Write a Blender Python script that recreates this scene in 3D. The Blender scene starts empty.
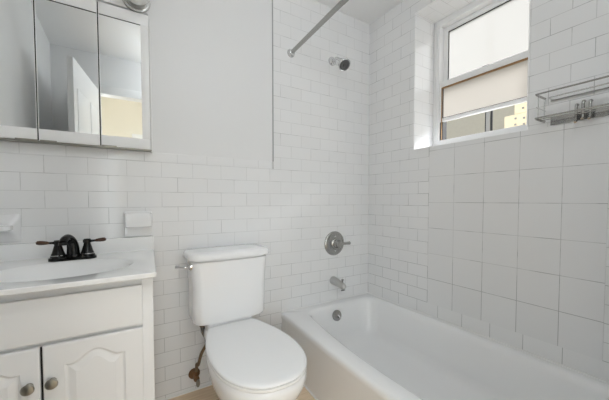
import bpy, bmesh, math, random
from mathutils import Vector, Matrix
random.seed(4)
SC = bpy.context.scene
COL = SC.collection
PI = math.pi

# ------------------------------------------------------------------ camera
cam_d = bpy.data.cameras.new('camera')
cam = bpy.data.objects.new('camera', cam_d)
COL.objects.link(cam)
F = 296.19
cam_d.sensor_width = 36.0
cam_d.lens = 36.0 * F / 609.0
cam_d.shift_x = -5.657 / 609.0
cam_d.shift_y = 10.89 / 609.0
cam_d.clip_start = 0.02
cam.location = (-1.6405, -1.7223, 1.065)
cam.rotation_euler = (math.radians(90 - 2.034), math.radians(0.03), -math.radians(32.455))
SC.camera = cam

# ------------------------------------------------------------------ world, sun, exposure
w = bpy.data.worlds.new('World')
SC.world = w
w.use_nodes = True
bg = w.node_tree.nodes['Background']
bg.inputs['Color'].default_value = (0.86, 0.93, 1.0, 1)
bg.inputs['Strength'].default_value = 1.1
sun_d = bpy.data.lights.new('sun', 'SUN')
sun_d.energy = 12.0
sun_d.angle = math.radians(40)
sun_d.color = (0.95, 0.97, 1.0)
sun = bpy.data.objects.new('sun', sun_d)
COL.objects.link(sun)
sun.rotation_euler = Vector((-0.62, 0.52, -0.62)).to_track_quat('-Z', 'Y').to_euler()
SC.view_settings.view_transform = 'Standard'
SC.view_settings.look = 'None'
SC.view_settings.gamma = 1.0
SC.view_settings.use_curve_mapping = False
SC.view_settings.exposure = 0.06
SC.cycles.max_bounces = 14
SC.cycles.diffuse_bounces = 8
SC.cycles.transparent_max_bounces = 12

def area(name, loc, size, energy, direction, color=(1, 1, 1), shape='DISK', size_y=None):
    d = bpy.data.lights.new(name, 'AREA')
    d.shape = shape
    d.size = size
    if size_y:
        d.size_y = size_y
    d.energy = energy
    d.color = color
    o = bpy.data.objects.new(name, d)
    COL.objects.link(o)
    o.location = loc
    o.rotation_euler = Vector(direction).to_track_quat('-Z', 'Y').to_euler()
    return o

P_CEIL, P_HALL, P_FILL_L, P_FILL_R = 7.0, 8.0, 19.0, 20.0
LX, LY = -1.15, -1.42
pl = bpy.data.lights.new('added_ceiling_light', 'POINT')  # unseen point light, added for general brightness in the bathroom
pl.energy = P_CEIL
pl.shadow_soft_size = 0.09
pl.color = (0.875, 0.945, 1.0)
plo = bpy.data.objects.new('added_ceiling_light', pl)
COL.objects.link(plo)
plo.location = (LX, LY, 2.20)
area('hall_lamp_light', (-1.45, -2.45, 2.40), 0.9, P_HALL, (0, 0.35, -1), (0.875, 0.945, 1.0), 'RECTANGLE', 0.5)
# two fill lights added in the unseen hall, brightening the room through the doorway
area('hall_fill_light_left', (-2.05, -3.24, 1.00), 0.68, P_FILL_L, (0.20, 1, 0.0), (0.86, 0.94, 1.0), 'RECTANGLE', 1.5)
area('hall_fill_light_right', (-0.30, -3.24, 1.25), 0.60, P_FILL_R, (-0.35, 1, -0.02), (0.86, 0.94, 1.0), 'RECTANGLE', 1.6)

# ------------------------------------------------------------------ materials
def newmat(name):
    m = bpy.data.materials.new(name)
    m.use_nodes = True
    nt = m.node_tree
    return m, nt, nt.nodes['Principled BSDF']

def noise_bump(nt, b, scale, strength, dist=0.002, coord='Object'):
    tc = nt.nodes.new('ShaderNodeTexCoord')
    n = nt.nodes.new('ShaderNodeTexNoise')
    n.inputs['Scale'].default_value = scale
    n.inputs['Detail'].default_value = 3
    bu = nt.nodes.new('ShaderNodeBump')
    bu.inputs['Strength'].default_value = strength
    bu.inputs['Distance'].default_value = dist
    nt.links.new(tc.outputs[coord], n.inputs['Vector'])
    nt.links.new(n.outputs['Fac'], bu.inputs['Height'])
    nt.links.new(bu.outputs['Normal'], b.inputs['Normal'])
    return n

def solid(name, col, rough=0.4, metal=0.0, bump=None, var=0.0, coat=0.0, spec=0.5):
    m, nt, b = newmat(name)
    b.inputs['Base Color'].default_value = (*col, 1)
    b.inputs['Roughness'].default_value = rough
    b.inputs['Metallic'].default_value = metal
    b.inputs['Specular IOR Level'].default_value = spec
    b.inputs['Coat Weight'].default_value = coat
    b.inputs['Coat Roughness'].default_value = 0.05
    n = noise_bump(nt, b, *(bump or (30, 0.03, 0.001)))
    if var > 0:
        r = nt.nodes.new('ShaderNodeMixRGB')
        r.inputs['Color1'].default_value = tuple(max(0, c * (1 - var)) for c in col) + (1,)
        r.inputs['Color2'].default_value = tuple(min(1, c * (1 + var)) for c in col) + (1,)
        nt.links.new(n.outputs['Fac'], r.inputs['Fac'])
        nt.links.new(r.outputs['Color'], b.inputs['Base Color'])
    return m

def tile_mat(name, bw, rh, mortar, ox, oy, offset=0.5, tile=(0.80, 0.80, 0.80), grout=(0.60, 0.60, 0.595),
             dirt=0.0, low=0.0, rough=0.13, contrast=0.012, wobble=0.10):
    """white glazed tile with grout; UV holds metres on the wall plane"""
    m, nt, b = newmat(name)
    L = nt.links.new
    uv = nt.nodes.new('ShaderNodeUVMap')
    mp = nt.nodes.new('ShaderNodeMapping')
    mp.inputs['Location'].default_value = (ox, oy, 0)
    L(uv.outputs['UV'], mp.inputs['Vector'])
    br = nt.nodes.new('ShaderNodeTexBrick')
    br.offset = offset
    br.offset_frequency = 2
    br.squash = 1.0
    br.inputs['Scale'].default_value = 1.0
    br.inputs['Brick Width'].default_value = bw
    br.inputs['Row Height'].default_value = rh
    br.inputs['Mortar Size'].default_value = mortar
    br.inputs['Mortar Smooth'].default_value = 0.25
    br.inputs['Bias'].default_value = 0.0
    br.inputs['Color1'].default_value = tuple(c * (1 - contrast) for c in tile) + (1,)
    br.inputs['Color2'].default_value = tuple(min(1, c * (1 + contrast)) for c in tile) + (1,)
    L(mp.outputs['Vector'], br.inputs['Vector'])
    # grout: pale with blotches of old dark staining
    n = nt.nodes.new('ShaderNodeTexNoise')
    n.inputs['Scale'].default_value = 9.0
    n.inputs['Detail'].default_value = 4
    L(uv.outputs['UV'], n.inputs['Vector'])
    rp = nt.nodes.new('ShaderNodeValToRGB')
    rp.color_ramp.elements[0].position = 0.36 + 0.13 * dirt
    rp.color_ramp.elements[0].color = tuple(c * (1 - 0.62 * min(1, dirt + 0.35)) for c in grout) + (1,)
    rp.color_ramp.elements[1].position = 0.50 + 0.13 * dirt
    rp.color_ramp.elements[1].color = (*grout, 1)
    # more mildew in the joints of the lowest courses, just over the tub
    sx = nt.nodes.new('ShaderNodeSeparateXYZ')
    L(uv.outputs['UV'], sx.inputs[0])
    lo = nt.nodes.new('ShaderNodeMapRange')
    lo.inputs['From Min'].default_value = 0.75
    lo.inputs['From Max'].default_value = 0.38
    lo.inputs['To Min'].default_value = 0.0
    lo.inputs['To Max'].default_value = -0.26 * low
    L(sx.outputs['Y'], lo.inputs['Value'])
    ad = nt.nodes.new('ShaderNodeMath')
    L(n.outputs['Fac'], ad.inputs[0])
    L(lo.outputs['Result'], ad.inputs[1])
    L(ad.outputs[0], rp.inputs['Fac'])
    L(rp.outputs['Color'], br.inputs['Mortar'])
    L(br.outputs['Color'], b.inputs['Base Color'])
    # roughness
    mr = nt.nodes.new('ShaderNodeMapRange')
    mr.inputs['To Min'].default_value = rough
    mr.inputs['To Max'].default_value = 0.75
    L(br.outputs['Fac'], mr.inputs['Value'])
    L(mr.outputs['Result'], b.inputs['Roughness'])
    # relief: grout grooves and a slightly wavy glaze
    n2 = nt.nodes.new('ShaderNodeTexNoise')
    n2.inputs['Scale'].default_value = 14.0
    n2.inputs['Detail'].default_value = 1.5
    L(uv.outputs['UV'], n2.inputs['Vector'])
    ma = nt.nodes.new('ShaderNodeMath')
    ma.operation = 'MULTIPLY_ADD'
    ma.inputs[1].default_value = wobble
    L(n2.outputs['Fac'], ma.inputs[0])
    inv = nt.nodes.new('ShaderNodeMath')
    inv.operation = 'MULTIPLY'
    inv.inputs[1].default_value = -1.0
    L(br.outputs['Fac'], inv.inputs[0])
    L(inv.outputs[0], ma.inputs[2])
    bu = nt.nodes.new('ShaderNodeBump')
    bu.inputs['Strength'].default_value = 0.35
    bu.inputs['Distance'].default_value = 0.0016
    L(ma.outputs[0], bu.inputs['Height'])
    L(bu.outputs['Normal'], b.inputs['Normal'])
    return m

def floor_mat():
    m, nt, b = newmat('tan_wood_look_planks')
    L = nt.links.new
    uv = nt.nodes.new('ShaderNodeUVMap')
    mp = nt.nodes.new('ShaderNodeMapping')
    mp.inputs['Rotation'].default_value = (0, 0, 0.0)
    L(uv.outputs['UV'], mp.inputs['Vector'])
    br = nt.nodes.new('ShaderNodeTexBrick')
    br.inputs['Scale'].default_value = 1
    br.inputs['Brick Width'].default_value = 0.9
    br.inputs['Row Height'].default_value = 0.15
    br.inputs['Mortar Size'].default_value = 0.0015
    br.inputs['Color1'].default_value = (0.77, 0.61, 0.44, 1)
    br.inputs['Color2'].default_value = (0.85, 0.70, 0.53, 1)
    br.inputs['Mortar'].default_value = (0.42, 0.32, 0.22, 1)
    L(mp.outputs['Vector'], br.inputs['Vector'])
    m2 = nt.nodes.new('ShaderNodeMapping')
    m2.inputs['Scale'].default_value = (2.5, 40, 1)
    L(uv.outputs['UV'], m2.inputs['Vector'])
    n = nt.nodes.new('ShaderNodeTexNoise')
    n.inputs['Scale'].default_value = 2.0
    n.inputs['Detail'].default_value = 6
    L(m2.outputs['Vector'], n.inputs['Vector'])
    mx = nt.nodes.new('ShaderNodeMixRGB')
    mx.blend_type = 'MULTIPLY'
    mx.inputs['Fac'].default_value = 0.55
    rp = nt.nodes.new('ShaderNodeValToRGB')
    rp.color_ramp.elements[0].position = 0.35
    rp.color_ramp.elements[0].color = (0.74, 0.65, 0.55, 1)
    rp.color_ramp.elements[1].position = 0.65
    rp.color_ramp.elements[1].color = (1, 1, 1, 1)
    L(n.outputs['Fac'], rp.inputs['Fac'])
    L(br.outputs['Color'], mx.inputs['Color1'])
    L(rp.outputs['Color'], mx.inputs['Color2'])
    L(mx.outputs['Color'], b.inputs['Base Color'])
    b.inputs['Roughness'].default_value = 0.45
    return m

def pane_mat(name, col, strength, clear):
    """frosted window glass lit by the daylight outside; partly lets light through"""
    m, nt, b = newmat(name)
    L = nt.links.new
    out = nt.nodes['Material Output']
    em = nt.nodes.new('ShaderNodeEmission')
    tc = nt.nodes.new('ShaderNodeTexCoord')
    n = nt.nodes.new('ShaderNodeTexNoise')
    n.inputs['Scale'].default_value = 2.2
    n.inputs['Detail'].default_value = 2
    L(tc.outputs['Object'], n.inputs['Vector'])
    mx = nt.nodes.new('ShaderNodeMixRGB')
    mx.inputs['Color1'].default_value = tuple(c * 0.94 for c in col) + (1,)
    mx.inputs['Color2'].default_value = tuple(min(1, c * 1.04) for c in col) + (1,)
    L(n.outputs['Fac'], mx.inputs['Fac'])
    L(mx.outputs['Color'], em.inputs['Color'])
    em.inputs['Strength'].default_value = strength
    tr = nt.nodes.new('ShaderNodeBsdfTransparent')
    tl = nt.nodes.new('ShaderNodeBsdfTranslucent')
    L(mx.outputs['Color'], tl.inputs['Color'])
    m1 = nt.nodes.new('ShaderNodeMixShader')
    m1.inputs['Fac'].default_value = 0.46
    L(em.outputs[0], m1.inputs[1])
    L(tl.outputs[0], m1.inputs[2])
    m2 = nt.nodes.new('ShaderNodeMixShader')
    m2.inputs['Fac'].default_value = clear
    L(m1.outputs[0], m2.inputs[1])
    L(tr.outputs[0], m2.inputs[2])
    gl = nt.nodes.new('ShaderNodeBsdfGlossy')
    gl.inputs['Roughness'].default_value = 0.15
    m3 = nt.nodes.new('ShaderNodeMixShader')
    m3.inputs['Fac'].default_value = 0.04
    L(m2.outputs[0], m3.inputs[1])
    L(gl.outputs[0], m3.inputs[2])
    L(m3.outputs[0], out.inputs['Surface'])
    return m

def clear_glass(name):
    m, nt, b = newmat(name)
    L = nt.links.new
    out = nt.nodes['Material Output']
    tr = nt.nodes.new('ShaderNodeBsdfTransparent')
    tr.inputs['Color'].default_value = (0.96, 0.97, 0.96, 1)
    gl = nt.nodes.new('ShaderNodeBsdfGlossy')
    gl.inputs['Roughness'].default_value = 0.02
    fr = nt.nodes.new('ShaderNodeFresnel')
    mm = nt.nodes.new('ShaderNodeMixShader')
    L(fr.outputs[0], mm.inputs[0])
    L(tr.outputs[0], mm.inputs[1])
    L(gl.outputs[0], mm.inputs[2])
    L(mm.outputs[0], out.inputs['Surface'])
    return m

def emis(name, col, s):
    m, nt, b = newmat(name)
    b.inputs['Base Color'].default_value = (*col, 1)
    b.inputs['Emission Color'].default_value = (*col, 1)
    b.inputs['Emission Strength'].default_value = s
    return m

TW, RH = 0.154, 0.0774
ZROW = 1.0307                      # height of one grout line
# brick rows: row index even -> shifted half; joint at x = 0 on the row just under ZROW
OYB = -(ZROW - 20 * RH)
M = dict(
    subway_back=tile_mat('white_subway_tile_end_wall', TW, RH, 0.0013, 20 * TW, OYB, dirt=0.05, low=0.8, grout=(0.63, 0.63, 0.625)),
    subway_right=tile_mat('white_subway_tile_window_wall', TW, RH, 0.0013, 20 * TW, OYB, dirt=0.2, low=1.0, grout=(0.58, 0.58, 0.575)),
    big=tile_mat('white_square_tile_panel', 0.1681, 0.1607, 0.0014, 20 * 0.1681 + 0.5432, -(1.0516 - 20 * 0.1607), 0.0,
                 tile=(0.775, 0.775, 0.775), dirt=0.25, low=1.0, grout=(0.58, 0.58, 0.575)),
    reveal=tile_mat('white_reveal_tile', TW, RH, 0.0012, 20 * TW, OYB, tile=(0.89, 0.89, 0.89), grout=(0.70, 0.70, 0.69)),
    paint=solid('white_wall_paint', (0.76, 0.76, 0.76), 0.42, bump=(160, 0.05, 0.0006)),
    ceil=solid('white_ceiling_paint', (0.87, 0.87, 0.87), 0.6, bump=(160, 0.05, 0.0006)),
    cream=solid('cream_hall_paint', (0.84, 0.80, 0.70), 0.6),
    floor=floor_mat(),
    caulk=solid('white_caulk', (0.80, 0.80, 0.79), 0.45),
    metaltrim=solid('grey_edge_trim', (0.42, 0.42, 0.42), 0.4, 0.3),
    porcelain=solid('white_porcelain', (0.86, 0.86, 0.865), 0.08, coat=0.3, bump=(3, 0.02, 0.002)),
    seat=solid('white_seat_plastic', (0.88, 0.88, 0.88), 0.22),
    enamel=solid('white_tub_enamel', (0.83, 0.83, 0.83), 0.16, bump=(4, 0.02, 0.002)),
    marble=solid('white_cultured_marble', (0.87, 0.87, 0.865), 0.14, coat=0.2),
    ceramic=solid('white_ceramic', (0.84, 0.84, 0.845), 0.08, coat=0.3),
    lacquer=solid('white_cabinet_lacquer', (0.83, 0.83, 0.83), 0.33, bump=(60, 0.04, 0.0008)),
    whitepvc=solid('white_window_vinyl', (0.89, 0.89, 0.89), 0.35),
    greyface=solid('dark_grey_rubber', (0.10, 0.10, 0.10), 0.4),
    dark=solid('dark_gap', (0.012, 0.012, 0.012), 0.6),
    chrome=solid('chrome', (0.72, 0.72, 0.72), 0.10, 1.0, bump=(5, 0.0, 0.001)),
    nickel=solid('brushed_nickel', (0.42, 0.415, 0.40), 0.26, 1.0),
    satin=solid('satin_nickel', (0.55, 0.545, 0.53), 0.33, 1.0),
    pewter=solid('aged_pewter', (0.36, 0.35, 0.31), 0.30, 1.0, var=0.25),
    bronze=solid('oil_rubbed_bronze', (0.004, 0.0035, 0.003), 0.14, 0.0, spec=0.32),
    bronzewood=solid('worn_copper_brown', (0.075, 0.036, 0.02), 0.35, 0.4, var=0.4, bump=(60, 0.1, 0.001)),
    rust=solid('rusty_brown_brass', (0.17, 0.085, 0.035), 0.55, 0.35, var=0.55, bump=(70, 0.4, 0.002)),
    brownpipe=solid('brown_tarnished_pipe', (0.20, 0.14, 0.085), 0.4, 0.5, var=0.35, bump=(50, 0.2, 0.001)),
    greyhandle=solid('grey_valve_handle', (0.27, 0.255, 0.22), 0.4, 0.6, var=0.3),
    braid=solid('dark_braided_hose', (0.13, 0.135, 0.13), 0.35, 0.7, var=0.6, bump=(260, 0.6, 0.002)),
    mirror=solid('mirror_silver', (0.80, 0.81, 0.80), 0.015, 1.0, bump=(2, 0.0, 0.001)),
    brownwood=solid('brown_wood_stop', (0.30, 0.17, 0.07), 0.5, var=0.3),
    shade=solid('white_frosted_shade', (0.82, 0.82, 0.80), 0.3),
    pane_up=pane_mat('frosted_pane_upper', (0.95, 0.935, 0.90), 0.16, 0.20),
    pane_low=pane_mat('frosted_pane_lower', (0.82, 0.785, 0.73), 0.44, 0.12),
    outwall=solid('beige_render', (0.50, 0.455, 0.365), 0.8, bump=(20, 0.3, 0.004), var=0.06),
    outstone=solid('cream_stone', (0.86, 0.74, 0.52), 0.8, bump=(20, 0.3, 0.004), var=0.08),
    outpost=solid('grey_outdoor_post', (0.30, 0.29, 0.27), 0.6),
    lampglass=emis('lamp_glass', (1.0, 0.98, 0.95), 1.5),
)

# ------------------------------------------------------------------ mesh helpers
def link(o, parent=None):
    COL.objects.link(o)
    if parent is not None:
        o.parent = parent
    return o

def root_of(o):
    v = Vector((0, 0, 0))
    while o is not None:
        v += o.location
        o = o.parent
    return v

def obj(name, bm, mat, parent=None, smooth=True, angle=38, uv=False, loc=None):
    """one mesh object; bmesh coordinates are world metres"""
    bmesh.ops.remove_doubles(bm, verts=bm.verts, dist=1e-6)
    bmesh.ops.recalc_face_normals(bm, faces=bm.faces)
    if uv:
        lay = bm.loops.layers.uv.new('UVMap')
        for f in bm.faces:
            n = f.normal
            a = max(range(3), key=lambda i: abs(n[i]))
            for l in f.loops:
                c = l.vert.co
                l[lay].uv = ((c.y, c.z), (c.x, c.z), (c.x, c.y))[a]
    off = Vector((0, 0, 0))
    if loc is not None:
        off = Vector(loc)
    elif parent is not None:
        off = root_of(parent)
    bmesh.ops.translate(bm, verts=bm.verts, vec=-off)
    me = bpy.data.meshes.new(name)
    bm.to_mesh(me)
    bm.free()
    if smooth:
        me.polygons.foreach_set('use_smooth', [True] * len(me.polygons))
        me.set_sharp_from_angle(angle=math.radians(angle))
    for mm in (mat if isinstance(mat, (list, tuple)) else [mat]):
        me.materials.append(mm)
    o = bpy.data.objects.new(name, me)
    if loc is not None:
        o.location = Vector(loc) - (root_of(parent) if parent else Vector((0, 0, 0)))
    return link(o, parent)

def thing(name, label, cat, loc, group=None):
    o = bpy.data.objects.new(name, None)
    o.empty_display_size = 0.05
    o.location = loc
    COL.objects.link(o)
    o['label'] = label
    o['category'] = cat
    if group:
        o['group'] = group
    return o

def struct(name, bm, mat, parent=None, **k):
    o = obj(name, bm, mat, parent, **k)
    if parent is None:
        o['kind'] = 'structure'
    return o

def box(bm, x0, x1, y0, y1, z0, z1, bev=0.0, seg=2):
    r = bmesh.ops.create_cube(bm, size=1.0)
    vs = r['verts']
    for v in vs:
        v.co = Vector((x0 + (v.co.x + .5) * (x1 - x0), y0 + (v.co.y + .5) * (y1 - y0), z0 + (v.co.z + .5) * (z1 - z0)))
    if bev > 0:
        es = list({e for v in vs for e in v.link_edges})
        bmesh.ops.bevel(bm, geom=es, offset=bev, segments=seg, profile=0.6, affect='EDGES')
    return bm

def B(*a, **k):
    return box(bmesh.new(), *a, **k)

def loft(bm, loops, cap0=True, cap1=True, closed=True):
    rows = [[bm.verts.new(Vector(p)) for p in lp] for lp in loops]
    n = len(rows[0])
    for a, b in zip(rows, rows[1:]):
        for i in range(n if closed else n - 1):
            j = (i + 1) % n
            try:
                bm.faces.new((a[i], a[j], b[j], b[i]))
            except ValueError:
                pass
    if cap0:
        bm.faces.new(list(reversed(rows[0])))
    if cap1:
        bm.faces.new(rows[-1])
    return bm

def frame(d):
    d = Vector(d).normalized()
    u = d.orthogonal().normalized()
    if abs(d.z) < 0.95:
        u = Vector((0, 0, 1)).cross(d).normalized()
    return d, u, d.cross(u)

def lathe(bm, prof, origin, axis, n=28, sx=1.0, sy=1.0):
    """profile of (radius, height) turned about an axis"""
    d, u, v = frame(axis)
    o = Vector(origin)
    loops = [[o + d * h + (u * math.cos(2 * PI * i / n) * sx + v * math.sin(2 * PI * i / n) * sy) * max(r, 1e-4) for i in range(n)] for r, h in prof]
    return loft(bm, loops)

def tube(bm, pts, r, n=12):
    pts = [Vector(p) for p in pts]
    rs = r if isinstance(r, (list, tuple)) else [r] * len(pts)
    loops = []
    _, u, v = frame(pts[1] - pts[0])
    for i, p in enumerate(pts):
        t = (pts[min(i + 1, len(pts) - 1)] - pts[max(i - 1, 0)]).normalized()
        u = (u - t * u.dot(t)).normalized()
        v = t.cross(u)
        loops.append([p + (u * math.cos(2 * PI * k / n) + v * math.sin(2 * PI * k / n)) * rs[i] for k in range(n)])
    return loft(bm, loops)

def spline(pts, m=8):
    """Catmull-Rom through points (tuples)"""
    P = [Vector(p) for p in pts]
    P = [P[0] * 2 - P[1]] + P + [P[-1] * 2 - P[-2]]
    out = []
    for i in range(1, len(P) - 2):
        for k in range(m):
            t = k / m
            a, b, c, d = P[i - 1:i + 3]
            out.append(0.5 * ((2 * b) + (c - a) * t + (2 * a - 5 * b + 4 * c - d) * t * t + (3 * b - a - 3 * c + d) * t ** 3))
    out.append(P[-2])
    return out

def rrect(x0, x1, y0, y1, r, z, k=8, ne=6):
    """rounded rectangle loop, always 4*(k+1) + 4*ne points, counter-clockwise"""
    r = max(1e-4, min(r, (x1 - x0) / 2 - 1e-4, (y1 - y0) / 2 - 1e-4))
    cs = [(x1 - r, y1 - r, 0), (x0 + r, y1 - r, PI / 2), (x0 + r, y0 + r, PI), (x1 - r, y0 + r, 1.5 * PI)]
    out = []
    for q, (cx, cy, a0) in enumerate(cs):
        for i in range(k + 1):
            a = a0 + PI / 2 * i / k
            out.append(Vector((cx + r * math.cos(a), cy + r * math.sin(a), z)))
        nx, ny, na = cs[(q + 1) % 4]
        p0 = out[-1]
        p1 = Vector((nx + r * math.cos(na), ny + r * math.sin(na), z))
        for i in range(1, ne + 1):
            out.append(p0.lerp(p1, i / (ne + 1)))
    return out

def prism_y(bm, pts, y0, y1, bev=0.0):
    """outline in x,z extruded from y0 to y1 (y1 is the front), front edge bevelled"""
    n = len(pts)
    a = [bm.verts.new((x, y0, z)) for x, z in pts]
    b = [bm.verts.new((x, y1, z)) for x, z in pts]
    for i in range(n):
        bm.faces.new((a[i], a[(i + 1) % n], b[(i + 1) % n], b[i]))
    bm.faces.new(list(reversed(a)))
    f = bm.faces.new(b)
    if bev:
        bmesh.ops.bevel(bm, geom=list(f.edges), offset=bev, segments=2, profile=0.6, affect='EDGES')
    return bm

# ================================================================== THE ROOM
XL, YR, ZC = -2.14, -1.80, 2.42          # left wall, rear wall, ceiling
H0, H1, HT = -1.80, -0.98, 2.06          # doorway
WY0, WY1, WZ0, WZ1, WX = -1.077, -0.420, 1.396, 2.285, 0.20   # window opening and depth of its reveal

struct('floor', B(XL - .1, 0.1, YR - .1, 0.1, -0.06, 0.0), M['floor'], uv=True, smooth=False)
struct('ceiling', B(XL - .1, 0.36, YR - .1, 0.1, ZC, ZC + .06), M['ceil'], smooth=False)

# back wall: painted plaster, tiled wainscot, full height tile surround over the tub
wb = struct('wall_back', B(XL - .1, 0.36, 0.011, 0.11, 0, ZC), M['paint'], smooth=False)
bm = bmesh.new()
box(bm, XL, -0.822, 0.0, 0.011, 0, ZROW + 3 * RH)
struct('wainscot_tile', bm, M['subway_back'], wb, uv=True, smooth=False)
bm = bmesh.new()
box(bm, XL, -0.826, 0.0012, 0.011, ZROW + 3 * RH, ZROW + 3 * RH + .050, 0.004, 3)
struct('tile_cap', bm, M['subway_back'], wb, uv=True)
bm = bmesh.new()
box(bm, -0.822, 0.0, 0.0, 0.011, 0, ZC)
struct('tub_surround_tile', bm, M['subway_back'], wb, uv=True, smooth=False)
bm = bmesh.new()
box(bm, XL, -0.826, 0.002, 0.011, ZROW + 3 * RH + .049, ZC)
struct('painted_panel', bm, M['paint'], wb, smooth=False)
o = struct('trim_1', B(-0.8265, -0.8195, -0.0030, 0.0108, 1.312, ZC, 0.001, 1), M['metaltrim'])

# right wall with the window opening
bm = bmesh.new()
box(bm, 0.0, 0.26, YR - .1, WY0, 0, ZC)
box(bm, 0.0, 0.26, WY1, 0.011, 0, ZC)
box(bm, 0.0, 0.26, WY0, WY1, 0, WZ0)
box(bm, 0.0, 0.26, WY0, WY1, WZ1, ZC)
wr = struct('wall_right', bm, M['subway_right'], uv=True, smooth=False)
bm = bmesh.new()
box(bm, -0.0035, 0.004, -1.362, -0.5432, ZROW - 8 * RH, 1.3985)
struct('square_tile_panel', bm, M['big'], wr, uv=True, smooth=False)
bm = bmesh.new()
t = 0.006
box(bm, -0.003, WX, WY1 - t, WY1 + .002, WZ0, WZ1, 0.0015, 1)
box(bm, -0.003, WX, WY0 - .002, WY0 + t, WZ0, WZ1, 0.0015, 1)
box(bm, -0.003, WX, WY0 + t, WY1 - t, WZ1 - t, WZ1 + .002, 0.0015, 1)
box(bm, -0.003, WX, WY0 + t, WY1 - t, WZ0 - .002, WZ0 + t, 0.0015, 1)
struct('reveal_tile', bm, M['reveal'], wr, uv=True, smooth=False)

# left wall, partition behind the tub's far end, rear wall with the doorway
struct('wall_left', B(XL - .1, XL, YR - .1, 0.011, 0, ZC), M['paint'], smooth=False)
struct('wall_partition', B(-0.77, 0.0, YR, -1.60, 0, ZC), M['paint'], smooth=False)
bm = bmesh.new()
box(bm, XL, H0, YR - .1, YR, 0, ZC)
box(bm, H1, -0.0, YR - .1, YR, 0, ZC)
box(bm, H0, H1, YR - .1, YR, HT, ZC)
struct('wall_rear', bm, M['paint'], smooth=False)
bm = bmesh.new()
for (a, b_, c, d) in ((H0 - .075, H0 + .004, 0, HT + .075), (H1 - .004, H1 + .075, 0, HT + .075), (H0 + .004, H1 - .004, HT - .004, HT + .075)):
    box(bm, a, b_, YR - .001, YR + .016, c, d, 0.004, 2)
struct('trim_2', bm, M['lacquer'])
# hallway beyond the doorway
struct('wall_hall_far', B(-3.2, 0.4, -3.40, -3.30, 0, 2.5), M['cream'], smooth=False)
struct('wall_hall_left', B(-3.2, -3.1, -3.3, YR - .1, 0, 2.5), M['cream'], smooth=False)
struct('wall_hall_right', B(0.3, 0.4, -3.3, YR - .1, 0, 2.5), M['cream'], smooth=False)
struct('wall_hall_near', B(-3.2, XL - .1, YR - .1, YR, 0, 2.5), M['cream'], smooth=False)
struct('floor_hall', B(-3.2, 0.4, -3.4, YR - .1, -.06, 0), M['floor'], uv=True, smooth=False)
struct('ceiling_hall', B(-3.2, 0.4, -3.4, YR - .1, 2.5, 2.56), M['ceil'], smooth=False)
# white door across the hall, seen in the right mirror
d2 = struct('door_2', B(-1.50, -0.75, -3.30, -3.265, 0, 1.99, 0.004, 2), M['lacquer'])
bm = bmesh.new()
lathe(bm, [(0.03, 0), (0.03, .006), (.012, .01), (.012, .035), (.026, .045), (.028, .06), (.018, .07), (0, .072)], (-1.43, -3.265, 1.0), (0, 1, 0), 16)
obj('door_knob', bm, M['dark'], d2)

# made-up frames put around the two added hall fill lights, out of view
for nm, xa, xb, zt in (('fill_light_frame_left', -2.45, -1.65, 1.82), ('fill_light_frame_right', -0.66, 0.06, 2.10)):
    bm = bmesh.new()
    for (a, b_, c, d) in ((xa, xa + .05, .20, zt), (xb - .05, xb, .20, zt), (xa + .05, xb - .05, .20, .24), (xa + .05, xb - .05, zt - .04, zt)):
        box(bm, a, b_, -3.30, -3.262, c, d, .004, 1)
    struct(nm, bm, M['whitepvc'])

# open bathroom door: hinged on the left jamb, swung into the room beside the vanity
hx, hy = H0, YR + 0.03
ang = math.radians(99)
bm = bmesh.new()
box(bm, 0.0, 0.78, -0.018, 0.018, 0.012, 2.05, 0.002, 1)
for (a, b_, c, d) in ((.11, .37, .22, .95), (.44, .70, .22, .95), (.11, .37, 1.10, 1.86), (.44, .70, 1.10, 1.86)):
    for s in (-1, 1):
        box(bm, a, b_, s * .018 - .004, s * .018 + .004, c, d, 0.006, 2)
bmesh.ops.rotate(bm, verts=bm.verts, cent=(0, 0, 0), matrix=Matrix.Rotation(ang, 3, 'Z'))
bmesh.ops.translate(bm, verts=bm.verts, vec=(hx, hy, 0))
d1 = struct('door_1', bm, M['lacquer'])
bm = bmesh.new()
for s in (-1, 1):
    lathe(bm, [(0.03, 0), (0.03, .006), (.012, .01), (.012, .022), (.024, .030), (.026, .040), (.018, .046), (0, .047)], (0.71, s * .018, 0.98), (0, s, 0), 16)
bmesh.ops.rotate(bm, verts=bm.verts, cent=(0, 0, 0), matrix=Matrix.Rotation(ang, 3, 'Z'))
bmesh.ops.translate(bm, verts=bm.verts, vec=(hx, hy, 0))
obj('door_knob', bm, M['nickel'], d1)

# ------------------------------------------------------------------ window
bm = bmesh.new()          # outer frame
for (a, b_, c, d) in ((WY0, WY0 + .045, WZ0, WZ1), (WY1 - .045, WY1, WZ0, WZ1)):
    box(bm, WX, WX + .09, a, b_, c, d, 0.003, 1)
box(bm, WX, WX + .09, WY0 + .045, WY1 - .045, WZ1 - .045, WZ1, 0.003, 1)
box(bm, WX - .012, WX + .09, WY0 + .045, WY1 - .045, WZ0 + .006, WZ0 + .075, 0.004, 2)
# thin stop beads on the jambs
for y in (WY1 - .030, WY1 - .018, WY0 + .018, WY0 + .030):
    box(bm, WX - .008, WX + .02, y - .003, y + .003, WZ0 + .075, WZ1, 0.001, 1)
win = struct('window_1', bm, M['whitepvc'])
Y0, Y1 = WY0 + .045, WY1 - .045

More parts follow.
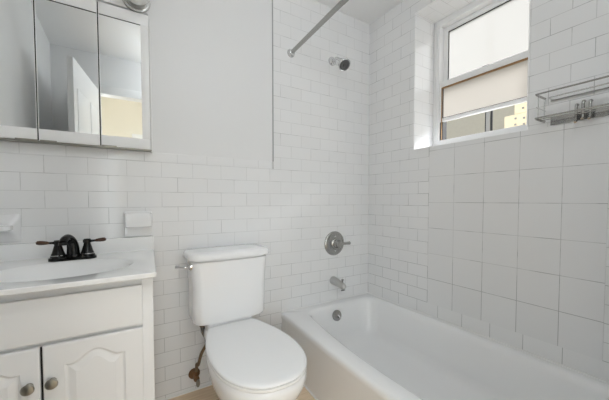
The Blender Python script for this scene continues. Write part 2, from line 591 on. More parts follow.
def sash(name, x0, x1, z0, z1, st, top, bot, pane, dx=0.0):
    bm = bmesh.new()
    box(bm, x0, x1, Y0, Y0 + st, z0, z1, 0.003, 1)
    box(bm, x0, x1, Y1 - st, Y1, z0, z1, 0.003, 1)
    box(bm, x0, x1, Y0 + st, Y1 - st, z1 - top, z1, 0.003, 1)
    box(bm, x0, x1, Y0 + st, Y1 - st, z0, z0 + bot, 0.003, 1)
    s = obj(name, bm, M['whitepvc'], win)
    xm = (x0 + x1) / 2
    bm = bmesh.new()
    gk = 0.004
    for (a, b_, c, d) in ((Y0 + st, Y0 + st + gk, z0 + bot, z1 - top), (Y1 - st - gk, Y1 - st, z0 + bot, z1 - top),
                          (Y0 + st + gk, Y1 - st - gk, z0 + bot, z0 + bot + gk), (Y0 + st + gk, Y1 - st - gk, z1 - top - gk, z1 - top)):
        box(bm, xm - .006, xm + .004, a, b_, c, d)
    obj('gasket', bm, M['dark'], s, smooth=False)
    obj('glass_pane', B(xm - .002, xm + .002, Y0 + st - .002, Y1 - st + .002, z0 + bot - .002, z1 - top + .002), pane, s, smooth=False)
    return s
su = sash('upper_sash', WX + .045, WX + .075, 1.835, WZ1 - .045, .030, .030, .035, M['pane_up'])
# sash lock on the meeting rail
bm = bmesh.new()
box(bm, WX + .03, WX + .046, -.775, -.735, 1.868, 1.880, 0.003, 2)
obj('sash_lock', bm, M['dark'], su)
sl = sash('lower_sash', WX + .008, WX + .038, 1.600, 1.868, .018, .040, .022, M['pane_low'])
# brown wooden stops round the lower opening
bm = bmesh.new()
box(bm, WX + .003, WX + .010, Y1 - .022, Y1 - .017, WZ0 + .075, 1.826, 0.001, 1)
box(bm, WX + .002, WX + .010, Y0 + .016, Y1 - .024, 1.817, 1.828, 0.001, 1)
obj('wood_stop', bm, M['brownwood'], win)
bm = bmesh.new()
box(bm, WX + .040, WX + .088, Y1 - .006, Y1 + .001, WZ0 + .070, 1.84, 0.001, 1)
box(bm, WX + .020, WX + .030, Y1 - .020, Y1 + .001, WZ0 + .070, 1.60, 0.001, 1)
obj('sash_track', bm, M['dark'], win)
bm = bmesh.new()
box(bm, WX - .020, WX - .010, -.80, -.745, WZ0 + .030, WZ0 + .044, 0.003, 2)
obj('sill_latch', bm, M['whitepvc'], win)

# ------------------------------------------------------------------ outside the window
struct('wall_outside', B(3.0, 3.2, -4.0, 12.0, -1.0, 3.0), M['outwall'], smooth=False)
struct('ground_outside', B(0.4, 3.2, -4.0, 12.0, -1.1, -1.0), M['outwall'], smooth=False)
t_ = thing('downpipe', 'grey vertical pipe with dark edges outside the window, before the beige wall', 'pipe', (1.5, -0.13, -1.0))
obj('pipe', B(1.50, 1.52, -.152, -.112, -1, 2.9, 0.008, 3), M['outpost'], t_)
obj('bracket', B(1.512, 1.53, -.168, -.098, -1, 2.9, 0.002, 1), M['dark'], t_)
t_ = thing('stepped_building', 'cream stepped block building with small dark openings outside the window', 'building', (1.5, -0.6, -1.0))
bm = bmesh.new()
box(bm, 1.5, 2.0, -1.2, -.285, -1, 1.873, 0.006, 1)
box(bm, 1.5, 2.0, -1.2, -.370, 1.873, 1.965, 0.006, 1)
box(bm, 1.5, 2.0, -1.2, -.410, 1.965, 2.022, 0.006, 1)
obj('walls', bm, M['outstone'], t_)
for (y, z) in ((-.385, 1.832), (-.455, 1.822), (-.385, 1.775), (-.455, 1.768), (-.445, 1.915)):
    obj('opening', B(1.492, 1.502, y - .007, y + .007, z - .006, z + .008), M['outpost'], t_, smooth=False)

# ================================================================== BATHTUB
tub = thing('bathtub', 'white enamel alcove bathtub along the window wall, right of the toilet', 'bathtub', (-0.39, -0.76, 0))
TX0, TX1, TY0, TY1, TZ = -0.771, -0.002, -1.592, -0.002, 0.330
K = dict(k=9, ne=10)
loops = [rrect(TX0 + .012, TX1, TY0, TY1, .004, 0.0, **K),
         rrect(TX0 + .004, TX1, TY0, TY1, .004, 0.05, **K),
         rrect(TX0 + .004, TX1, TY0, TY1, .004, TZ - .045, **K),
         rrect(TX0, TX1, TY0, TY1, .004, TZ - .035, **K),
         rrect(TX0, TX1, TY0, TY1, .004, TZ - .016, **K),
         rrect(TX0 + .004, TX1, TY0, TY1, .004, TZ - .006, **K),
         rrect(TX0 + .014, TX1, TY0, TY1, .004, TZ, **K)]
ix0, ix1, iy0, iy1 = -0.622, -0.045, -1.50, -0.068
n_out = len(loops)
for ins, dz, r in ((-.012, 0, .085), (0.0, -.004, .085), (.010, -.015, .085), (.016, -.035, .085)):
    loops.append(rrect(ix0 + ins, ix1 - ins, iy0 + ins, iy1 - ins, r, TZ + dz, **K))
for f, z in ((.25, TZ - .09), (.5, TZ - .15), (.75, TZ - .205), (.9, TZ - .235)):
    loops.append(rrect(ix0 + .016 + .045 * f, ix1 - .016 - .045 * f, iy0 + .016 + .16 * f, iy1 - .016 - .050 * f, .085 + .02 * f, z, **K))
for ins, z in ((.085, TZ - .255), (.115, TZ - .265), (.16, TZ - .270)):
    loops.append(rrect(ix0 + ins, ix1 - ins, iy0 + ins + .13, iy1 - ins - .005, .10, z, **K))
# the front rim and the basin bow outwards towards the middle of the tub
for i, lp in enumerate(loops):
    amp = .030 if i < n_out else .090
    for p in lp:
        s_ = min(1, max(0, (-.06 - p.y) / .80))
        wgt = min(1, max(0, (-.36 - p.x) / .2))
        p.x -= amp * wgt * math.sin(s_ * PI / 2) * min(1, max(0, (p.y + 1.6) / .3))
bm = bmesh.new()
loft(bm, loops, cap0=False, cap1=True)
obj('tub_shell', bm, M['enamel'], tub, angle=50)
# overflow plate on the inner end wall, drain below
oc = Vector((-0.388, iy1 - .016 - .016, 0.262))
on = Vector((0, -1, 0.22)).normalized()
bm = bmesh.new()
lathe(bm, [(.037, -.004), (.037, .004), (.034, .008), (.020, .011), (.0, .012)], oc, on, 28)
ov = obj('overflow_plate', bm, M['nickel'], tub)
bm = bmesh.new()
tube(bm, spline([oc + on * .010 + Vector((0, 0, .004)), oc + on * .022 + Vector((.004, 0, -.004)), oc + on * .026 + Vector((.012, 0, -.020))], 4), .006, 10)
obj('trip_lever', bm, M['chrome'], ov)
bm = bmesh.new()   # caulk along walls
tube(bm, [(-.772, -.004, TZ + .002), (-.004, -.004, TZ + .002)], .005, 8)
tube(bm, [(-.006, -.006, TZ + .002), (-.006, -1.59, TZ + .002)], .006, 8)
o = obj('trim_3', bm, M['caulk'])
o['kind'] = 'structure'
bm = bmesh.new()
tube(bm, [(-1.56, -.003, .003), (-.78, -.003, .003)], .006, 8)
o = obj('trim_4', bm, M['caulk'])
o['kind'] = 'structure'
bm = bmesh.new()
tube(bm, [(TX0 + .010 - .03 * math.sin(min(1, max(0, (-.06 + .1 * i) / .80)) * PI / 2) * min(1, (1.6 - .1 * i) / .3), -.1 * i - .006, .002) for i in range(16)], .007, 8)
o = obj('trim_5', bm, M['caulk'])
o['kind'] = 'structure'

# tub spout
t_ = thing('tub_spout', 'brushed nickel tub spout on the tiled end wall, above the bathtub', 'spout', (-0.349, 0, 0.482))
bm = bmesh.new()
loops = []
for (y, z, rx, rz, tilt) in ((0.0, .482, .029, .029, 0), (-.008, .482, .030, .030, 0), (-.03, .480, .0285, .0285, 0), (-.06, .476, .026, .026, .0), (-.09, .471, .0245, .025, .1),
                       (-.110, .466, .0235, .026, .3), (-.124, .459, .022, .024, .7), (-.131, .452, .017, .018, .9), (-.133, .449, .004, .004, .9)):
    loops.append([Vector((-.349 + rx * math.cos(a), y - rz * math.sin(a) * math.sin(tilt), z + rz * math.sin(a) * math.cos(tilt))) for a in [2 * PI * i / 24 for i in range(24)]])
loft(bm, loops)
sp = obj('spout_body', bm, M['satin'], t_)
bm = bmesh.new()
lathe(bm, [(.004, 0), (.004, .016), (.008, .018), (.009, .026), (.005, .030), (0, .031)], (-.349, -.112, .486), (0, 0, 1), 14)
obj('diverter_knob', bm, M['nickel'], t_)
bm = bmesh.new()
lathe(bm, [(.016, 0), (.016, .004), (.008, .005), (0, .005)], (-.349, -.118, .4395), (0, -.35, -1), 16)
obj('outlet', bm, M['dark'], t_)

# shower valve
t_ = thing('shower_valve', 'round nickel shower valve trim with lever, on the tiled wall above the tub spout', 'valve', (-0.338, 0, 0.752))
vc = Vector((-.338, 0, .752))
bm = bmesh.new()
lathe(bm, [(.088, 0), (.088, .004), (.083, .010), (.072, .013), (.068, .012), (.062, .015), (.040, .018), (0, .018)], vc, (0, -1, 0), 40)
es = obj('escutcheon', bm, M['nickel'], t_)
for dz in (-.052, .052):
    bm = bmesh.new()
    lathe(bm, [(.006, 0), (.006, .003), (.003, .005), (0, .005)], vc + Vector((0, -.014, dz)), (0, -1, 0), 12)
    obj('screw', bm, M['chrome'], es)
bm = bmesh.new()
lathe(bm, [(.040, .014), (.038, .022), (.030, .028), (.028, .040), (.024, .046), (.024, .064), (.019, .070), (0, .071)], vc, (0, -1, 0), 30)
obj('hub', bm, M['nickel'], t_)
bm = bmesh.new()
a = vc + Vector((.010, -.056, .002))
b_ = vc + Vector((.092, -.066, .003))
tube(bm, [a, a.lerp(b_, .3), a.lerp(b_, .7), b_, b_ + Vector((.004, 0, 0))], [.012, .010, .011, .0125, .005], 14)
obj('lever', bm, M['nickel'], t_)

# shower head
t_ = thing('wall_shower', 'small chrome shower head high on the tiled end wall, right of the curtain rod', 'shower', (-0.362, 0, 2.050))
fl = Vector((-.362, 0, 2.050))
bm = bmesh.new()
lathe(bm, [(.031, 0), (.031, .004), (.028, .010), (.018, .014), (0, .015)], fl, (0, -1, 0), 28)
obj('flange', bm, M['chrome'], t_)
e1 = fl + Vector((.006, -.050, .004))
e2 = fl + Vector((.012, -.092, -.026))
bm = bmesh.new()
tube(bm, spline([fl + Vector((0, -.01, 0)), fl + Vector((.003, -.03, .004)), e1, e2], 6), .0105, 14)
obj('arm', bm, M['chrome'], t_)
hd = Vector((-.03, -.62, -.72)).normalized()
bm = bmesh.new()
lathe(bm, [(.010, -.012), (.016, -.006), (.017, .004), (.013, .012), (.018, .018), (.034, .034), (.042, .048), (.044, .060), (.041, .064), (.036, .0625), (0, .0625)], e2, hd, 30)
hb = obj('head', bm, M['chrome'], t_)
bm = bmesh.new()
lathe(bm, [(.035, .0620), (.035, .0645), (.026, .0660), (.023, .0640), (.013, .0640), (.010, .068), (0, .068)], e2, hd, 26)
obj('spray_face', bm, M['greyface'], hb)

# shower curtain rod
t_ = thing('shower_curtain_rod', 'bare chrome curtain rod running over the bathtub edge near the ceiling', 'curtain rod', (-0.695, -0.75, 2.02))
r0, r1 = Vector((-.694, 0, 2.020)), Vector((-.712, -1.600, 2.090))
bm = bmesh.new()
tube(bm, [r0 + (r1 - r0) * .004, r0.lerp(r1, .35)], .0128, 18)
tube(bm, [r0.lerp(r1, .34), r1], .0142, 18)
obj('rod', bm, M['nickel'], t_)
for p, d in ((r0, (0, -1, 0)), (r1, (0, 1, 0))):
    bm = bmesh.new()
    lathe(bm, [(.027, 0), (.027, .004), (.024, .009), (.019, .014), (.017, .026), (.0125, .028), (0, .028)], p, d, 26)
    obj('rod_flange', bm, M['chrome'], t_)

# ================================================================== WIRE RACK
t_ = thing('shower_rack', 'chrome two tier wire rack on the tiled wall right of the window', 'rack', (0, -1.30, 1.41))
ya, yb, dep = -1.145, -1.47, -.100
def loop_pts(z, y0, y1, d, r=.014):
    return spline([(-.004, y0, z), (d + r, y0, z), (d, y0 - r, z), (d, (y0 + y1) / 2, z), (d, y1 + r, z), (d + r, y1, z), (-.004, y1, z)], 5)
bm = bmesh.new()
tube(bm, loop_pts(1.527, ya, yb, dep), .0036, 10)
for y in (ya, yb):
    box(bm, dep + .004, -.006, y - .002, y + .002, 1.520, 1.530, .001, 1)
box(bm, -.010, -.003, yb, ya - .02, 1.508, 1.513, .002, 1)
obj('upper_rail', bm, M['nickel'], t_)
bm = bmesh.new()
tube(bm, loop_pts(1.512, ya - .030, yb + .03, dep * .62), .0028, 10)
obj('inner_rail', bm, M['chrome'], t_)
for y in (ya - .002, yb + .002):
    bm = bmesh.new()
    tube(bm, [(-.004, y, 1.470), (dep - .004, y, 1.470)], .0024, 10)
    obj('middle_wire', bm, M['chrome'], t_)
bm = bmesh.new()
tube(bm, loop_pts(1.424, ya, yb, dep), .0036, 10)
for y in (ya, yb):
    box(bm, dep + .004, -.006, y - .002, y + .002, 1.416, 1.427, .001, 1)
for k in range(2):
    x = -.035 - .034 * k
    tube(bm, [(x, ya - .001, 1.424), (x, yb + .001, 1.424)], .0020, 8)
obj('lower_tray', bm, M['nickel'], t_)
bm = bmesh.new()
box(bm, -.007, -.0036, yb, ya - .022, 1.402, 1.437, .001, 1)
obj('wall_plate', bm, M['nickel'], t_)
for (x, y) in ((-.080, ya - .001), (-.016, ya - .001), (-.080, yb + .001), (-.016, yb + .001)):
    bm = bmesh.new()
    tube(bm, [(x, y, 1.424), (x, y, 1.527)], .0022, 10)
    obj('upright', bm, M['chrome'], t_)
for y, dz in ((-1.262, -.006), (-1.284, .004), (-1.306, .0)):
    bm = bmesh.new()
    tube(bm, spline([(-.012, y, 1.472 + dz), (-.026, y, 1.468 + dz), (-.028, y, 1.44 + dz), (-.028, y, 1.404 + dz), (-.038, y, 1.396 + dz)], 5), .0054, 10)
    obj('hook', bm, M['nickel'], t_)

# ================================================================== TOILET
toi = thing('toilet', 'white two piece toilet with closed lid against the tiled wall, left of the bathtub', 'toilet', (-1.165, -0.40, 0))
TCX = -1.165
prof = [(0, -.806), (.055, -.798), (.105, -.770), (.145, -.722), (.173, -.655), (.187, -.570), (.188, -.485), (.177, -.395), (.158, -.315), (.140, -.250), (.126, -.214), (.112, -.199), (.05, -.196), (0, -.196)]
half = spline([(x, y, 0) for x, y in prof], 5)
def egg(z, s=1.0, yc=-.50, sy=None, dy=0.0, cx=TCX):
    sy = s if sy is None else sy
    right = [Vector((cx + p.x * s, yc + (p.y - yc) * sy + dy, z)) for p in half]
    left = [Vector((cx - p.x * s, yc + (p.y - yc) * sy + dy, z)) for p in reversed(half[1:-1])]
    return right + left
# bowl: rim down to the pedestal foot
bm = bmesh.new()
loops = [egg(.386, .955, sy=.965), egg(.392, .965, sy=.975), egg(.386, .985, sy=.99), egg(.370, .99, sy=.995), egg(.345, .975, sy=.98), egg(.30, .92, sy=.93, dy=.01),
         egg(.24, .80, sy=.84, dy=.035), egg(.18, .66, sy=.76, dy=.06), egg(.12, .57, sy=.74, dy=.07), egg(.06, .56, sy=.76, dy=.07), egg(.02, .60, sy=.80, dy=.07), egg(0.0, .61, sy=.81, dy=.07)]
loft(bm, loops)
# deck under the tank
box(bm, TCX - .125, TCX + .125, -.33, -.035, .335, .394, .014, 3)
box(bm, TCX - .12, TCX + .12, -.196, -.045, .38, .437, .012, 3)
obj('bowl', bm, M['porcelain'], toi, angle=45)
bm = bmesh.new()
loft(bm, [egg(.393, .955), egg(.394, .985), egg(.399, .997), egg(.4055, .992), egg(.4065, .98), egg(.408, .945)])
obj('seat', bm, M['seat'], toi, angle=50)
bm = bmesh.new()
loft(bm, [egg(.4082, .945), egg(.4100, .992), egg(.413, 1.0), egg(.419, .995), egg(.4225, .975), egg(.4245, .93), egg(.4255, .80), egg(.4262, .4)])
obj('lid', bm, M['seat'], toi, angle=50)
for s in (-1, 1):
    bm = bmesh.new()
    lathe(bm, [(.007, -.024), (.007, .024), (.005, .027), (0, .027)], (TCX + s * .075, -.203, .412), (1, 0, 0), 16)
    obj('hinge', bm, M['seat'], toi)
    bm = bmesh.new()
    lathe(bm, [(.016, 0), (.016, .008), (.010, .016), (0, .018)], (TCX + s * .105, -.33, .02), (0, 0, 1), 16)
    obj('bolt_cap', bm, M['porcelain'], toi)
# tank
TKX = -1.158
def tk(z, hw, y0, y1, r):
    lp = rrect(TKX - hw, TKX + hw, y0, y1, r, z, k=8, ne=5)
    for p in lp:                      # gently bowed front
        if p.y < -.15:
            p.y -= .012 * max(0, 1 - ((p.x - TKX) / .2) ** 2)
    return lp
bm = bmesh.new()
loft(bm, [tk(.434, .172, -.190, -.045, .04), tk(.438, .186, -.201, -.03, .045), tk(.450, .191, -.206, -.024, .042), tk(.53, .193, -.208, -.022, .042), tk(.62, .192, -.212, -.020, .042),
          tk(.757, .200, -.216, -.018, .04), tk(.761, .190, -.206, -.024, .036), tk(.7695, .188, -.204, -.026, .036)])
obj('tank', bm, M['porcelain'], toi, angle=45)
bm = bmesh.new()
loft(bm, [tk(.769, .186, -.202, -.028, .036), tk(.7692, .211, -.230, -.009, .046), tk(.772, .213, -.232, -.008, .046), tk(.776, .213, -.232, -.008, .046), tk(.790, .213, -.232, -.008, .046), tk(.798, .209, -.228, -.011, .044), tk(.803, .198, -.217, -.02, .04), tk(.8045, .15, -.17, -.06, .03)])
obj('tank_lid', bm, M['porcelain'], toi, angle=45)
bm = bmesh.new()
lc = Vector((TKX - .203, -.180, .737))
ld = Vector((-.75, -.66, 0)).normalized()
lathe(bm, [(.017, -.006), (.017, .004), (.012, .009), (.009, .011), (.008, .020), (0, .021)], lc, ld, 20)
tube(bm, spline([lc + ld * .016, lc + ld * .022 + Vector((-.012, .004, .002)), lc + ld * .022 + Vector((-.034, .018, .004)), lc + ld * .020 + Vector((-.048, .028, .004))], 4), [.006] * 9 + [.0075] * 4, 10)
obj('flush_lever', bm, M['chrome'], toi)

# water supply valve and pipe
t_ = thing('toilet_supply_valve', 'rusty brown shutoff valve and bent pipe low on the wall left of the toilet', 'valve', (-1.33, 0, 0.10))
vp = Vector((-1.316, 0, .096))
bm = bmesh.new()
lathe(bm, [(.031, 0), (.030, .004), (.024, .012), (.012, .016), (0, .016)], vp, (0, -1, 0), 24)
obj('escutcheon', bm, M['rust'], t_)
bm = bmesh.new()
lathe(bm, [(.010, .01), (.010, .035), (.015, .038), (.015, .066), (.011, .070), (.009, .080), (0, .080)], vp, (0, -1, 0), 18)
tube(bm, [vp + Vector((0, -.05, 0)), vp + Vector((.003, -.05, .034))], .009, 14)
obj('valve_body', bm, M['rust'], t_)
bm = bmesh.new()
lathe(bm, [(.004, 0), (.012, .002), (.014, .008), (.012, .014), (0, .015)], vp + Vector((0.002, -.076, -.012)), (0.1, -1, -.25), 18, sx=.75, sy=1.75)
obj('valve_handle', bm, M['greyhandle'], t_)
pipe = spline([vp + Vector((.002, -.05, .030)), vp + Vector((.004, -.052, .075)), (-1.306, -.060, .170), (-1.292, -.072, .232), (-1.273, -.096, .284), (-1.269, -.106, .312)], 6)
bm = bmesh.new()
tube(bm, pipe, .0082, 12)
obj('riser_pipe', bm, M['brownpipe'], t_)
hose = spline([(-1.269, -.106, .306), (-1.273, -.112, .330), (-1.287, -.120, .362), (-1.296, -.126, .402)], 6)
bm = bmesh.new()
tube(bm, hose, .0105, 12)
obj('braided_hose', bm, M['braid'], t_)
bm = bmesh.new()
lathe(bm, [(.012, 0), (.014, .004), (.014, .024), (.011, .028), (0, .032)], (-1.2965, -.126, .404), (0, 0, 1), 8)
obj('coupling_nut', bm, M['rust'], t_)

# ================================================================== VANITY
van = thing('vanity_cabinet', 'white two door vanity cabinet with arched door panels under the sink', 'cabinet', (-1.83, -0.27, 0))
CX0, CX1, CF = XL + .004, -1.551, -0.515          # sides and face frame front
bm = bmesh.new()
box(bm, CX0, CX0 + .016, CF + .02, -.004, 0.10, .792)
box(bm, CX1 - .016, CX1, CF + .02, -.004, 0.10, .792)
box(bm, CX0 + .016, CX1 - .016, -.016, -.004, 0.10, .792)
box(bm, CX0 + .016, CX1 - .016, CF + .02, -.016, 0.10, .116)
box(bm, CX0 + .02, CX1 - .004, CF + .06, -.02, 0.0, .105)
obj('carcass', bm, M['lacquer'], van, smooth=False)
DL, DR, DC = CX0 + .030, -1.586, -1.858          # openings
bm = bmesh.new()
box(bm, CX1 - .036, CX1, CF, CF + .021, .10, .792, .002, 2)
box(bm, CX0, CX0 + .032, CF, CF + .021, .10, .792, .002, 2)
box(bm, CX0 + .03, CX1 - .034, CF + .003, CF + .021, .755, .792, .001, 1)
box(bm, CX0 + .03, CX1 - .034, CF + .003, CF + .021, .600, .640, .001, 1)
box(bm, CX0 + .03, CX1 - .034, CF + .003, CF + .021, .10, .14, .001, 1)
obj('face_frame', bm, M['lacquer'], van)
bm = bmesh.new()
box(bm, DL, DR, CF - .018, CF - .0005, .630, .768, .004, 3)
obj('false_drawer_front', bm, M['lacquer'], van)

def arch(x0, x1, z0, zs, rise, inset=0.0, n=24):
    """cathedral outline: flat shoulders, a rise in the middle"""
    a0, a1 = x0 + inset, x1 - inset
    pts = [(a0, z0 + inset), (a1, z0 + inset)]
    for i in range(n + 1):
        u = i / n
        x = a1 + (a0 - a1) * u
        s = (u - .10) / .80
        h = 0.0
        if 0 < s < 1:
            h = rise * (0.5 - 0.5 * math.cos(2 * PI * s)) ** 0.85
        pts.append((x, zs - inset + h))
    return pts

def door(x0, x1, px0, px1, kx):
    z0, z1 = .125, .617
    yf = CF - .018
    o2 = arch(px0, px1, z0 + .055, .547, .033)
    bm = bmesh.new()
    # slab built as a ring round the recessed arched panel
    zo, n = [], len(o2)
    cx, cz = (px0 + px1) / 2, (z0 + z1) / 2
    for (x, z) in o2:                    # matching point on the door's outline
        tx = (x - px0) / (px1 - px0)
        if z <= z0 + .056:
            zo.append((x0 + tx * (x1 - x0), z0))
        else:
            zo.append((x0 + tx * (x1 - x0), z1))
    loops = [[Vector((x, CF - .0006, z)) for x, z in zo]]
    loops.append([Vector((x, yf + .003, z)) for x, z in zo])
    def sh(pts, d):
        return [(min(max(x, x0 + d), x1 - d), min(max(z, z0 + d), z1 - d)) for x, z in pts]
    loops.append([Vector((x, yf, z)) for x, z in sh(zo, .003)])
    def ins(d):
        return [(cx + (x - cx) * (1 - 2 * d / (px1 - px0)), z - d if z > z0 + .1 else z + d) for x, z in o2]
    for d, y in ((0, yf), (.003, yf + .003), (.007, yf + .0055), (.011, yf + .005), (.026, yf + .0008), (.028, yf + .0002)):
        loops.append([Vector((x, y, z)) for x, z in ins(d)])
    loft(bm, loops, cap0=True, cap1=True)
    d = obj('door', bm, M['lacquer'], van, angle=7)
    bm = bmesh.new()
    lathe(bm, [(.010, 0), (.008, .004), (.0065, .010), (.009, .015), (.0155, .019), (.0165, .023), (.014, .027), (.008, .0285), (0, .029)], (kx, yf, .506), (0, -1, 0), 24)
    obj('knob', bm, M['pewter'], d)
door(DC + .0035, DR, -1.803, -1.640, -1.832)
door(DL, DC - .0035, -2.062, -1.905, -1.886)
bm = bmesh.new()
box(bm, DC - .0035, DC + .0035, CF - .004, CF + .0028, .13, .612)
obj('door_gap', bm, M['dark'], van, smooth=False)

# vanity top with integral basin
top = thing('sink', 'white cultured marble sink top with integral basin and backsplash, over the vanity cabinet', 'sink', (-1.82, -0.29, .797))
ZD, YF = .815, -.572
XR0, XR1 = -1.505, -1.543            # right end: back, front
bcx, bcy = -1.822, -.318
N = 72
def outline(off, z):
    out = []
    for i in range(N):
        a = 2 * PI * i / N
        dx, dy = math.cos(a), math.sin(a)
        best = 9
        # left, right (slanted), front, back planes
        x0, yb_, yf_ = XL + .002, -.001, YF + off
        if dx < 0: best = min(best, (x0 - bcx) / dx)
        if dy > 0: best = min(best, (yb_ - bcy) / dy)
        if dy < 0: best = min(best, (yf_ - bcy) / dy)
        # right edge x = XR0 + (XR1-XR0)*(y/YF) - off
        k = (XR1 - XR0) / YF
        den = dx - k * dy
        if den > 1e-6:
            tt = (XR0 - off + k * bcy - bcx) / den
            if tt > 0: best = min(best, tt)
        out.append(Vector((bcx + dx * best, bcy + dy * best, z)))
    k = (XR1 - XR0) / YF
    for cx_, cy_ in ((x0, yb_), (x0, yf_), (XR0 - off + k * yb_, yb_), (XR0 - off + k * yf_, yf_)):
        c_ = Vector((cx_, cy_, z))
        q = min(range(N), key=lambda i: (out[i] - c_).length)
        out[q] = c_
    return out
def oval(rx, ry, z, dy=0):
    return [Vector((bcx + rx * math.cos(2 * PI * i / N), bcy + dy + ry * math.sin(2 * PI * i / N), z)) for i in range(N)]
bm = bmesh.new()
loft(bm, [outline(.004, ZD - .018), outline(0, ZD - .015), outline(0, ZD - .003), outline(.003, ZD), outline(.012, ZD), outline(.022, ZD - .001),
          oval(.222, .172, ZD - .001), oval(.214, .164, ZD - .003), oval(.203, .153, ZD - .010), oval(.18, .133, ZD - .05), oval(.145, .105, ZD - .09), oval(.09, .065, ZD - .115), oval(.03, .025, ZD - .125), oval(.02, .02, ZD - .128)], cap0=False)
obj('counter_slab', bm, M['marble'], top, angle=40)
obj('backsplash', B(XL + .002, XR0, -.020, -.0005, ZD - .004, .882, .003, 3), M['marble'], top)
bm = bmesh.new()
lathe(bm, [(.022, 0), (.022, .003), (.016, .005), (.014, .003), (0, .004)], (bcx, bcy, ZD - .126), (0, 0, 1), 20)
obj('drain', bm, M['bronze'], top)

# faucet
fau = thing('sink_faucet', 'oil rubbed bronze two handle faucet on the vanity top behind the basin', 'faucet', (-1.820, -.116, ZD - .001))
FX, FY, FZ = -1.820, -.116, ZD - .001
bm = bmesh.new()
fr = lambda z, hx_, hy_: rrect(FX - hx_, FX + hx_, FY - hy_, FY + hy_, hy_ * .95, z, k=8, ne=6)
loft(bm, [fr(FZ, .082, .030), fr(FZ + .008, .082, .030), fr(FZ + .014, .076, .025), fr(FZ + .016, .07, .018)])
obj('base_plate', bm, M['bronze'], fau)
bm = bmesh.new()
lathe(bm, [(.027, .012), (.027, .020), (.022, .026)], (FX, FY, FZ), (0, 0, 1), 24)
sp_pts = spline([(FX + .001, FY, FZ + .015), (FX, FY, FZ + .055), (FX - .005, FY - .006, FZ + .080), (FX - .013, FY - .026, FZ + .095), (FX - .020, FY - .052, FZ + .092), (FX - .024, FY - .068, FZ + .080)], 6)
n_ = len(sp_pts)
tube(bm, sp_pts, [.0235 - .0095 * min(1, i / (n_ * .7)) for i in range(n_)], 18)
obj('spout', bm, M['bronze'], fau, angle=60)
bm = bmesh.new()
lathe(bm, [(.0125, 0), (.0145, .003), (.0145, .011), (.009, .012), (0, .012)], (FX - .024, FY - .068, FZ + .082), (0, 0, -1), 18)
obj('aerator', bm, M['bronze'], fau)
bm = bmesh.new()
lathe(bm, [(.003, 0), (.003, .05), (.006, .053), (.007, .060), (.004, .065), (0, .066)], (FX, FY + .026, FZ + .012), (0, 0, 1), 12)
obj('lift_rod', bm, M['bronze'], fau)
for s in (-1, 1):
    hx_ = FX + s * .049
    bm = bmesh.new()
    lathe(bm, [(.028, .010), (.027, .018), (.0235, .022), (.0245, .025), (.0205, .034), (.015, .055), (.0125, .064), (.0125, .067), (.015, .069), (.015, .080), (.011, .085), (0, .086)], (hx_, FY, FZ), (0, 0, 1), 24)
    h = obj('handle', bm, M['bronze'], fau)
    bm = bmesh.new()
    lathe(bm, [(.0255, .0205), (.0265, .022), (.0255, .0235)], (hx_, FY, FZ), (0, 0, 1), 24)
    obj('ring', bm, M['chrome'], h)
    bm = bmesh.new()
    tube(bm, [(hx_, FY, FZ + .074), (hx_ + s * .030, FY - .001, FZ + .075)], [.006, .0045], 12)
    obj('lever_stem', bm, M['bronze'], h)
    bm = bmesh.new()
    pts = [(hx_ + s * t0, FY - .001, FZ + .075 + .001 * i) for i, t0 in enumerate((.028, .034, .046, .058, .066, .069))]
    tube(bm, pts, [.005, .0066, .0082, .0088, .0072, .002], 14)
    obj('lever_grip', bm, M['bronzewood'], h)

# soap dish, right of the faucet
t_ = thing('soap_dish', 'white ceramic soap dish on the tiled wall right of the faucet', 'soap dish', (-1.572, 0, .895))
def rxz(x0, x1, z0, z1, r, y):
    return [Vector((p.x, y, p.y)) for p in rrect(x0, x1, z0, z1, r, 0, k=6, ne=4)]
bm = bmesh.new()
loft(bm, [rxz(-1.634, -1.510, .884, 1.012, .008, 0), rxz(-1.634, -1.510, .884, 1.012, .008, -.010), rxz(-1.630, -1.514, .888, 1.008, .008, -.014), rxz(-1.62, -1.524, .90, .998, .008, -.0145)])
obj('back_plate', bm, M['ceramic'], t_)
bm = bmesh.new()
def tray(z, hx_, y1, r):
    return rrect(-1.572 - hx_, -1.572 + hx_, y1, -.012, r, z, k=6, ne=4)
loft(bm, [tray(.934, .053, -.062, .009), tray(.937, .057, -.067, .009), tray(.965, .058, -.070, .009), tray(.996, .059, -.072, .009), tray(1.001, .057, -.070, .015), tray(1.000, .052, -.064, .012),
          rrect(-1.572 - .048, -1.572 + .048, -.060, -.020, .010, .982, k=6, ne=4), rrect(-1.572 - .03, -1.572 + .03, -.048, -.026, .008, .976, k=6, ne=4)])
obj('tray', bm, M['ceramic'], t_)
bm = bmesh.new()
for x in (-.025, 0, .025):
    tube(bm, [(-1.572 + x, -.026, .979), (-1.572 + x, -.054, .979)], .003, 8)
obj('tray_ridges', bm, M['ceramic'], t_)

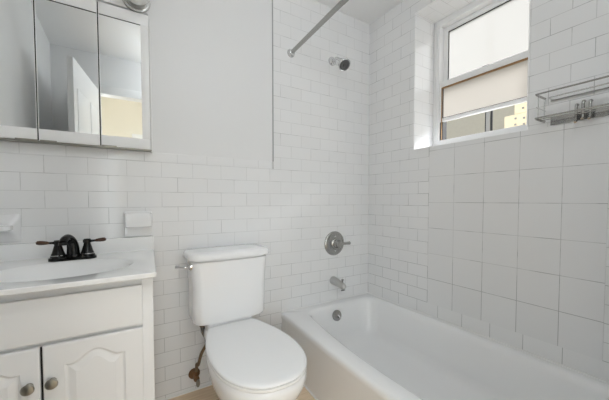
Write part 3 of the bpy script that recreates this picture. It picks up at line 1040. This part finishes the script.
# tumbler and brush holder, left of the faucet
t_ = thing('toothbrush_holder', 'white ceramic toothbrush holder with narrow shelf, on the tiled wall left of the faucet', 'toothbrush holder', (-2.062, 0, .950))
bm = bmesh.new()
hcx = -2.066
def hh(y, hx_, zc, hz, r):
    return rxz(hcx - hx_, hcx + hx_, zc - hz, zc + hz, r, y)
loft(bm, [hh(0, .062, .950, .060, .008), hh(-.005, .062, .950, .060, .010), hh(-.010, .059, .950, .053, .014), hh(-.018, .054, .951, .041, .016), hh(-.028, .049, .952, .030, .014), hh(-.042, .045, .953, .021, .012), hh(-.060, .043, .953, .014, .010)])
obj('flared_base', bm, M['ceramic'], t_, angle=60)
bm = bmesh.new()
sf = lambda z, d: rrect(hcx - .047 + d, hcx + .047 - d, -.098 + d, -.026, .020, z, k=6, ne=4)
loft(bm, [sf(.943, .004), sf(.946, 0), sf(.960, 0), sf(.963, .003), sf(.963, .012)])
obj('shelf', bm, M['ceramic'], t_)

# ================================================================== MEDICINE CABINET
med = thing('medicine_cabinet', 'white three door mirrored medicine cabinet on the wall above the vanity', 'cabinet', (-1.82, 0, 1.315))
MZ0, MZ1 = 1.318, 1.966
MX = [XL + .012, -1.932, -1.7165, -1.512]
bm = bmesh.new()
box(bm, MX[0] + .004, MX[3] - .004, -.030, .0015, MZ0 + .004, MZ1 - .004, .002, 1)
obj('cabinet_box', bm, M['lacquer'], med)
obj('base_strip', B(MX[0], MX[3] + .003, -.046, -.0, MZ0 - .006, MZ0 - .001, .001, 1), M['pewter'], med)
obj('edge_bead', B(MX[3] + .001, MX[3] + .010, -.012, .0015, MZ0 - .01, MZ1 + .0, .003, 2), M['caulk'], med)
TILT = math.tan(math.radians(0.12))
def sh_y(bm):
    for v in bm.verts:
        v.co.y -= (v.co.z - MZ0) * TILT
    return bm
for k in range(3):
    x0, x1 = MX[k] + .0022, MX[k + 1] - .0022
    lw = .040 if k == 0 else .0022
    rw = .034 if k == 2 else .0022
    zb, zt = MZ0 + .049, MZ1 - .053
    bm = bmesh.new()
    box(bm, x0, x1, -.050, -.034, MZ0, zb, .002, 2)
    box(bm, x0, x1, -.050, -.034, zt, MZ1, .002, 2)
    box(bm, x0, x0 + lw, -.050, -.034, zb, zt, .001 if lw < .01 else .002, 2)
    box(bm, x1 - rw, x1, -.050, -.034, zb, zt, .001 if rw < .01 else .002, 2)
    d = obj('mirror_door', sh_y(bm), M['lacquer'], med)
    bm = bmesh.new()
    box(bm, x0 + lw - .001, x1 - rw + .001, -.0478, -.040, zb - .001, zt + .001)
    obj('mirror', sh_y(bm), M['mirror'], d, smooth=False)
    bm = bmesh.new()
    box(bm, x0 + lw, x1 - rw, -.0488, -.0465, zt - .0035, zt - .0005)
    obj('mirror_channel', sh_y(bm), M['dark'], d, smooth=False)
bm = bmesh.new()
for k in (1, 2):
    box(bm, MX[k] - .0026, MX[k] + .0026, -.0465, -.032, MZ0 + .002, MZ1 - .002)
obj('door_gaps', sh_y(bm), M['dark'], med, smooth=False)
for xa, xb in ((-2.003, -1.934), (-1.926, -1.871), (-1.712, -1.655)):
    bm = bmesh.new()
    box(bm, xa, xb, -.0535, -.040, MZ0 - .004, MZ0 + .0035, .002, 2)
    obj('finger_pull', bm, M['pewter'], med)

# vanity light above it
t_ = thing('vanity_light', 'white wall light bar with round globe bulbs above the medicine cabinet', 'wall light', (-1.82, 0, 2.035))
obj('back_bar', B(-2.125, -1.512, -.030, .0015, 1.985, 2.085, .006, 2), M['lacquer'], t_)
for gx in (-1.563, -1.82, -2.062):
    gc = Vector((gx, -.115, 2.030))
    bm = bmesh.new()
    lathe(bm, [(.060, 0), (.062, .004), (.058, .012), (.050, .014), (.048, .022), (.030, .024), (0, .024)], (gx, -.029, 2.035), (0, -1, 0), 32)
    so = obj('socket_collar', bm, M['satin'], t_)
    bm = bmesh.new()
    lathe(bm, [(.024, -.072), (.024, -.050)] + [(.056 * math.sin(math.acos(max(-1, min(1, h / .056)))), h) for h in [.056 * math.cos(PI - .45 - (PI - .45) * k / 14) for k in range(15)]], gc, (0, -1, 0), 32)
    obj('globe', bm, M['shade'], t_)

# lamp added on the unseen part of the ceiling to light the room
t_ = thing('added_ceiling_lamp', 'round white flush lamp added on the unseen bathroom ceiling to light the room', 'lamp', (LX, LY, ZC))
bm = bmesh.new()
lathe(bm, [(.16, 0), (.16, .02), (.15, .03), (.0, .03)], (LX, LY, ZC), (0, 0, -1), 32)
obj('base', bm, M['lacquer'], t_)
bm = bmesh.new()
lathe(bm, [(.14, .03), (.145, .05), (.13, .08), (.09, .105), (.04, .115), (0, .117)], (LX, LY, ZC), (0, 0, -1), 32)
obj('glass_dome', bm, M['lampglass'], t_)
